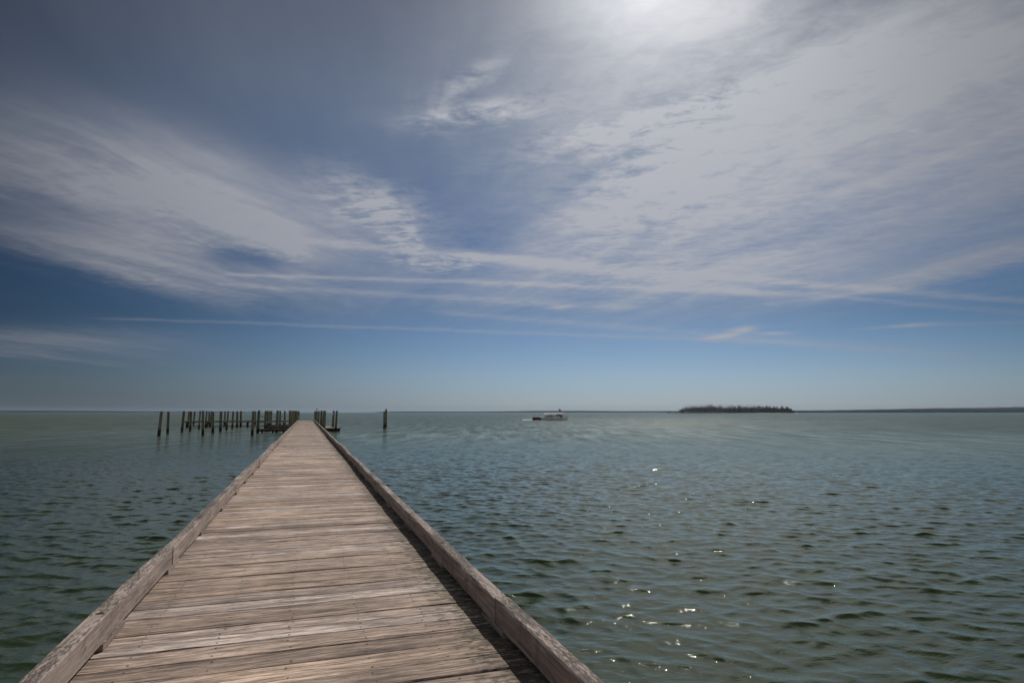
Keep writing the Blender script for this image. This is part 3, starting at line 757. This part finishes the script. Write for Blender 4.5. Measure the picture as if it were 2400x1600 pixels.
def person(label, loc, rz, shirt, stand=False):
    root = empty('person', loc, rz); tag(root, label, 'person', None)
    def skin(name, pts, edges, rad, m, lvl=2):
        me = bpy.data.meshes.new(name); me.from_pydata(pts, edges, []); me.materials.append(m)
        o = link(bpy.data.objects.new(name, me), root)
        md = o.modifiers.new('s', 'SKIN'); md.use_smooth_shade = True
        for v_, r_ in zip(me.skin_vertices[0].data, rad): v_.radius = (r_, r_) if not isinstance(r_, tuple) else r_
        me.skin_vertices[0].data[0].use_root = True
        sb = o.modifiers.new('d', 'SUBSURF'); sb.levels = sb.render_levels = lvl
        return o
    h0 = .88 if stand else .10
    J = [(0,0,h0), (0,0,h0+.25), (0,0,h0+.48), (.01,0,h0+.58), (.02,0,h0+.70), (.02,0,h0+.80)]; rad = [.15, .13, .15, .055, .095, .085]; Ed = [(0,1),(1,2),(2,3),(3,4),(4,5)]
    def chain(start, pts, rs):
        p_ = start
        for q, r_ in zip(pts, rs): J.append(q); rad.append(r_); Ed.append((p_, len(J)-1)); p_ = len(J)-1
    for s_l in (-1, 1):
        chain(2, [(0,.19*s_l,h0+.44), (.03,.25*s_l,h0+.18), (.25,.20*s_l,h0+.10), (.34,.16*s_l,h0+.12)], [.065,.05,.038,.035])
        if stand: chain(0, [(0,.10*s_l,h0-.06), (.03,.11*s_l,h0-.45), (-.02,.11*s_l,.07), (.12,.12*s_l,.04)], [.10,.07,.05,.04])
        else: chain(0, [(.05,.11*s_l,h0), (.44,.13*s_l,h0+.02), (.46,.13*s_l,h0-.42), (.58,.13*s_l,h0-.46)], [.10,.075,.05,.04])
    skin('body', J, Ed, rad, M_skin)
    Jj = [(0,0,h0-.02), (0,0,h0+.25), (0,0,h0+.5)]; rj = [.175,.15,.165]; Ej = [(0,1),(1,2)]
    for s_l in (-1, 1):
        b0 = len(Jj); Jj += [(0,.19*s_l,h0+.44), (.03,.25*s_l,h0+.18), (.2,.215*s_l,h0+.115)]; rj += [.08,.062,.05]; Ej += [(2,b0),(b0,b0+1),(b0+1,b0+2)]
    skin('jacket', Jj, Ej, rj, shirt)
    skin('hair', [(-.01,0,h0+.79), (-.04,0,h0+.74), (-.05,0,h0+.67)], [(0,1),(1,2)], [.098,.098,.06], M_hair)
    return root
M_grey = mat('grey_shirt', color=(.3,.3,.32), rough=.9); M_red = mat('red_shirt', color=(.25,.03,.03), rough=.9)
bz = 1.12
person('passenger in dark clothes seated near the rear post of the boat', (bp.x+fx(1283), bp.y-1.0, bz), R(-60), M_navy)
person('passenger in dark jacket seated left of the thick canopy post', (bp.x+fx(1287.5), bp.y-1.0, bz), R(-90), M_navy)
person('passenger in dark jacket seated right of the thick canopy post', (bp.x+fx(1293.5), bp.y-1.0, bz), R(-80), M_navy)
person('passenger in grey shirt seated just behind the wheelhouse', (bp.x+fx(1300), bp.y-.9, bz), R(-30), M_grey)
person('skipper in dark clothes standing beside the wheelhouse under the canopy', (bp.x+fx(1306.5), bp.y-1.28, .98), R(0), M_navy, True)

# foam behind the boat
mb = MB(); n = 30
for k in range(n):
    f = k/n; x0_ = bp.x - HL + .6 - f*4.2; w = .5 + f*1.4
    for s_l in range(3):
        cx = x0_ + random.uniform(-.3, .3); cy = bp.y + random.uniform(-w, w); r_ = random.uniform(.07, .26)*(1-.5*f)
        mb.add([(cx + r_*1.7*math.cos(q), cy + r_*math.sin(q), .06 + .03*random.random()) for q in [i*1.047 for i in range(6)]] + [(cx, cy, .16+.08*random.random()*(1-f))], [(i, (i+1) % 6, 6) for i in range(6)], 0, True)
for k in range(25):
    cx = bp.x - HL + .5 + random.random()*sL*.95; cy = bp.y - 1.6 - random.random()*.5; r_ = random.uniform(.05, .18)
    mb.add([(cx + r_*2*math.cos(q), cy + r_*math.sin(q), .04) for q in [i*1.047 for i in range(6)]] + [(cx, cy, .12)], [(i, (i+1) % 6, 6) for i in range(6)], 0, True)
tag(mb.build('wake', M_foam), 'thin white foam wake trailing behind the motoring white boat', 'wake', kind='stuff')

# ------------------------------------------------------------------ island
ID = 1400.; idp = 62.
def at(X, D=ID): return onz(X, hz(X), D=D).x
ix0, ix1 = at(1595, ID+idp*.7), at(1869, ID+idp*.7); icx = (ix0+ix1)/2; iw = (ix1-ix0)/2
mb = MB(); rings = []; n = 72
for k, z_ in ((1.06, -.6), (1.0, .35), (.96, 1.0), (.8, 1.5), (.4, 1.8)):
    rings.append([(icx + math.cos(2*math.pi*q/n)*iw*k*(1+.03*noise.noise((math.cos(2*math.pi*q/n)*3, math.sin(2*math.pi*q/n)*3, 0))), ID + idp + math.sin(2*math.pi*q/n)*idp*k*(1+.1*noise.noise((q*.4, 2, 0))), z_ + .3*noise.noise((q*.7, k, 3))) for q in range(n)])
mb.loft(rings, 0, True)
def island_mat(N):
    tc = N.n.new('ShaderNodeTexCoord'); x, y, z = N.sep(tc.outputs['Object'])
    n = N.noise(tc.outputs['Object'], .08, 4)
    beach = (x*(1/iw) - icx/iw + (n-.5)*.5).step(.15, .4)
    c = N.mix(beach, (.085,.082,.07), (.27,.215,.155)); N.l.new(c, N.b.inputs['Base Color']); N.b.inputs['Roughness'].default_value = .95
tag(mb.build('island', mat('island_ground', island_mat)), kind='structure')
topX = [1590, 1597, 1606, 1612, 1630, 1655, 1665, 1685, 1700, 1725, 1745, 1790, 1815, 1840, 1852, 1860, 1863]
topY = [2.0, 7.0, 10.0, 14.0, 14.2, 15.2, 16.2, 14.8, 14.0, 14.0, 14.0, 15.0, 14.8, 13.0, 11.0, 5.0, 1.0]
px2m = ID/1429
def tree_h(x_, yfrac):
    Xp = np.interp(x_, [ix0, ix1], [1590, 1863]); return float(np.interp(Xp, topX, topY))*px2m*1.16 + .5
def clump(mb, c, r, n, thin=False, rnd=.5, s=(.25, .55), up=0.):
    for _ in range(n):
        v = Vector((random.gauss(0,1), random.gauss(0,1), random.gauss(0,1))).normalized()*(random.random()**.4)*r
        p = c + Vector((v.x, v.y, v.z*.85)); e = Vector((random.gauss(0,1), random.gauss(0,1), random.gauss(0,1)+up)).normalized(); g = e.orthogonal().normalized()
        L = random.uniform(*s); w = L*(.10 if thin else .8)
        mb.add([p-g*w, p+g*w*random.uniform(.6, 1.2), p+e*L*(3. if thin else 1.2)], [(0,1,2)], min(1, max(0, rnd+random.uniform(-.3, .3))))
def tree_parts(h, ever, tm, fm, base, n=1.0, cr=None):
    lean = Vector((random.uniform(-.05, .05)*h, 0, 0)); top = base + Vector((0, 0, h*.92)) + lean
    tm.tube(base - Vector((0,0,.5)), base.lerp(top, .55), h*.018+.05, h*.012+.03, 6, random.random()); tm.tube(base.lerp(top, .55), top, h*.012+.03, .04, 5, random.random())
    cr = cr or h*.24
    for k in range(7):
        f = random.uniform(.35, .9); a = random.random()*6.283; q = base.lerp(top, f); e = q + Vector((math.cos(a)*cr*.9, math.sin(a)*cr*.9, cr*.8)); tm.tube(q, e, .09, .03, 4, random.random())
        if not ever: clump(fm, e, cr*.55, int(16*n), True, random.random(), (.35, .8), 1.0)
    if ever:
        for k in range(11):
            f = .28 + .72*k/10; rr_ = cr*(1.15 - f*.75)
            for s_ in range(3):
                a = random.random()*6.283; clump(fm, base.lerp(top, f) + Vector((math.cos(a)*rr_*.6, math.sin(a)*rr_*.6, 0)), rr_*.6, int(9*n), False, random.random(), (.4, .9))
    else:
        for k in range(5): clump(fm, base.lerp(top, random.uniform(.3, 1.0)), cr*.75, int(22*n), True, random.random(), (.45, 1.0), 1.0)
tm1, fm1, tm2, fm2 = MB(), MB(), MB(), MB()
for k in range(800):
    f = random.random(); yf = random.random()
    x_ = ix0 + 4 + f*(ix1-ix0-8); edge = 1-abs(2*(x_-ix0)/(ix1-ix0)-1)**2.2
    y_ = ID + idp + (yf*1.9-.95)*idp*math.sqrt(max(.02, edge))*.85
    h = tree_h(x_, 0)*(random.uniform(.45, .85) if random.random() < .82 else random.uniform(.85, 1.17))
    if h < 1.5: continue
    ev = random.random() < np.interp(f, [0, .3, .5, .62, .75, 1], [.04, .05, .22, .35, .8, .95])
    tree_parts(h*(.93 if ev else 1), ev, tm2 if ev else tm1, fm2 if ev else fm1, Vector((x_, y_, .8)), .8, h*random.uniform(.2, .3))
# undergrowth along the shore
for k in range(700):
    f = random.random(); x_ = ix0 + 1 + f*(ix1-ix0-5); edge = 1-abs(2*f-1)**2.2
    y_ = ID + idp - idp*math.sqrt(max(.02, edge))*random.uniform(.7, .93)
    clump(fm1 if f < .72 else fm2, Vector((x_, y_, 1.3)), min(1.8, tree_h(x_, 0)*.25), 7, False, random.random(), (.35, .8))
w1 = empty('island_woods'); tag(w1, 'leafless brownish woodland covering the left and middle of the small island', 'woods', kind='stuff')
tm1.build('trunks', M_bark, w1); fm1.build('twigs', M_bare, w1)
w2 = empty('island_evergreens'); tag(w2, 'dark evergreen woodland covering the right part of the small island', 'woods', kind='stuff')
tm2.build('trunks', M_bark, w2); fm2.build('foliage', M_ever, w2)
for c_ in list(w1.children)+list(w2.children): c_['kind'] = 'stuff'
SOLO = [('broad round bare tree forming the highest hump left of the island\'s middle', 1661, 17.4, False, 5.0), ('small round bare tree standing just above the wood right of the highest hump', 1685, 16.0, False, 3.0),
        ('tall thin bare tree, left of the two spikes at the island\'s middle', 1724.5, 18.0, False, 1.2), ('tallest dark pointed tree at the middle of the island', 1731, 18.6, True, 1.6),
        ('tall thin bare tree, right of the dark pointed tree at the island\'s middle', 1735.5, 18.4, False, 1.1), ('leaning bare tree at the upper left corner of the island wood', 1610, 14.5, False, 2.6),
        ('rounded dark evergreen at the right end of the island wood', 1855, 10.5, True, 3.6), ('low bushy bare tree at the left tip of the island', 1600, 9.5, False, 3.2)]
for lab, X, hp, ev, cr in SOLO:
    b = Vector((at(X, ID+30), ID+30, .9)); h = hp*px2m*1.02
    root = empty('evergreen_tree' if ev else 'bare_tree', b); tag(root, lab, 'tree', 'single trees that stand out from the island wood')
    tm_, fm_ = MB(), MB(); tree_parts(h, ev, tm_, fm_, Vector((0,0,0)), 1.6, cr); tm_.build('trunk', M_bark, root); fm_.build('crown', M_ever if ev else M_bare, root)

# two stilted huts left of the island and the moored boat at its right tip
for lab, X, wp, D in (('left one of the two small dark stilted huts in the water left of the island', 1567.6, 5.4, 1180.), ('right one of the two small dark stilted huts, nearer the island', 1584.2, 4.8, 1200.)):
    b = onz(X, hz(X), D=D); b.z = 0; w = wp*D/1429/2
    root = empty('stilt_hut', b); tag(root, lab, 'hut', 'small dark huts on stilts left of the island')
    mb = MB(); mb.box(-w, w, -1.4, 1.4, .9, 2.5); mb.build('walls', M_bark, root)
    mb = MB(); mb.loft([[(-w-.2, -1.6, 2.502), (w+.2, -1.6, 2.502), (w+.2, -1.6, 2.62), (-w-.2, -1.6, 2.75)], [(-w-.2, 1.6, 2.502), (w+.2, 1.6, 2.502), (w+.2, 1.6, 2.9), (-w-.2, 1.6, 3.0)]], 0); mb.build('roof', M_bark, root)
    mb = MB(); clump(mb, Vector((0, -1.3, 1.6)), w*.9, 60, True, .3, (.3, .6), 1.); mb.build('brush_screen', M_bare, root)
    for sx in (-1, 1):
        for sy in (-1.2, 1.2): mb = MB(); mb.tube((sx*w*.9, sy, -1), (sx*w*.9, sy, .9), .12, n=6); mb.build('stilt', M_bark, root)
b = onz(1866, hz(1866), D=1380.); b.z = 0
root = empty('motorboat', b); tag(root, 'tiny white motorboat lying off the right tip of the island', 'boat')
mb = MB(); mb.loft([[(x_, -w, .7+dz_), (x_, -w*.6, -.1), (x_, w*.6, -.1), (x_, w, .7+dz_)] for x_, w, dz_ in ((-3, .9, 0), (-1, 1.1, 0), (1.2, 1.0, .1), (2.6, .4, .3), (3.2, .05, .4))], 0, True); mb.build('hull', M_white, root)
mb = MB(); mb.box(-.9, .5, -.6, .6, .7, 1.7); mb.build('cabin', M_white, root)

# ------------------------------------------------------------------ far shores
def shore(name, lab, pts, D, depth=260.):
    """a low wooded shore: sloping land with a ragged canopy of tree clumps"""
    Xs = [p[0] for p in pts]; Hs = [p[1] for p in pts]; mb = MB(); step = max(2.5*D/3000, 2.5)
    xa, xb = at(Xs[0], D), at(Xs[-1], D); n = int((xb-xa)/step/2)
    rows = []
    for r_ in range(5):
        row = []
        for i in range(n+1):
            x_ = xa + (xb-xa)*i/n; h = float(np.interp(x_, [at(X, D) for X in Xs], Hs))*D/1429
            prof = (0, .72, .95, 1.0, .9)[r_]
            hh = h*prof*(1 + .16*noise.noise((x_*.02, r_*3., D)) + .12*noise.noise((x_*.11, r_*5., D)))
            row.append((x_, D + (0, 6, 30, 90, depth)[r_] + 10*noise.noise((x_*.01, 1, r_)), max(-.5, hh) if r_ else -1.))
        rows.append(row)
    vs_ = [p for r_ in rows for p in r_]; m_ = n+1; fs_ = [(r_*m_+i, r_*m_+i+1, (r_+1)*m_+i+1, (r_+1)*m_+i) for r_ in range(4) for i in range(n)]
    fs_.append(tuple([4*m_, 3*m_, 2*m_, m_, 0])); fs_.append(tuple(r_*m_+n for r_ in range(5)))
    mb.add(vs_, fs_, .4, False)
    for i in range(int((xb-xa)/step*2.2)):
        x_ = random.uniform(xa, xb); h = float(np.interp(x_, [at(X, D) for X in Xs], Hs))*D/1429
        if h < 3: continue
        clump(mb, Vector((x_, D + random.choice((-2, 4, 22, 60)), h*random.uniform(.35, .93))), h*.16+1, 6, False, random.random(), (h*.06+.4, h*.13+.6))
    o = mb.build(name, M_far); tag(o, lab, 'woods', kind='stuff'); return o
shore('far_woods', 'thin dark blue wooded shore along the horizon at the far left', [(-350, 6.5), (0, 5.2), (120, 4.6), (260, 3.6), (340, 2.6), (420, 2.2), (520, 2.4), (575, 1.8), (592, .2)], 5200.)
shore('far_woods', 'low distant blue wooded shore behind the boat at mid picture', [(872, .1), (890, 2.0), (960, 2.8), (1050, 2.4), (1140, 2.6), (1180, 3.0), (1250, 4.0), (1350, 4.4), (1450, 3.6), (1600, 3.8)], 5600.)
shore('far_woods', 'long wooded shore growing taller towards the right edge behind the island', [(1700, 4.0), (1860, 5.2), (1990, 6.2), (2080, 7.8), (2200, 10.2), (2330, 11.4), (2400, 13.0), (2700, 15.)], 3300.)

# ------------------------------------------------------------------ air
mb = MB(); mb.box(-9500, 9500, -9500, 9500, -3.5, 46)
hz_m = bpy.data.materials.new('haze_air'); hz_m.use_nodes = True; t = hz_m.node_tree; t.nodes.clear()
pv = t.nodes.new('ShaderNodeVolumePrincipled'); pv.inputs['Color'].default_value = (.55, .75, 1.0, 1); pv.inputs['Density'].default_value = 3.0e-5; pv.inputs['Anisotropy'].default_value = .3
mo = t.nodes.new('ShaderNodeOutputMaterial'); t.links.new(pv.outputs[0], mo.inputs['Volume'])
tag(mb.build('haze', hz_m), kind='stuff')
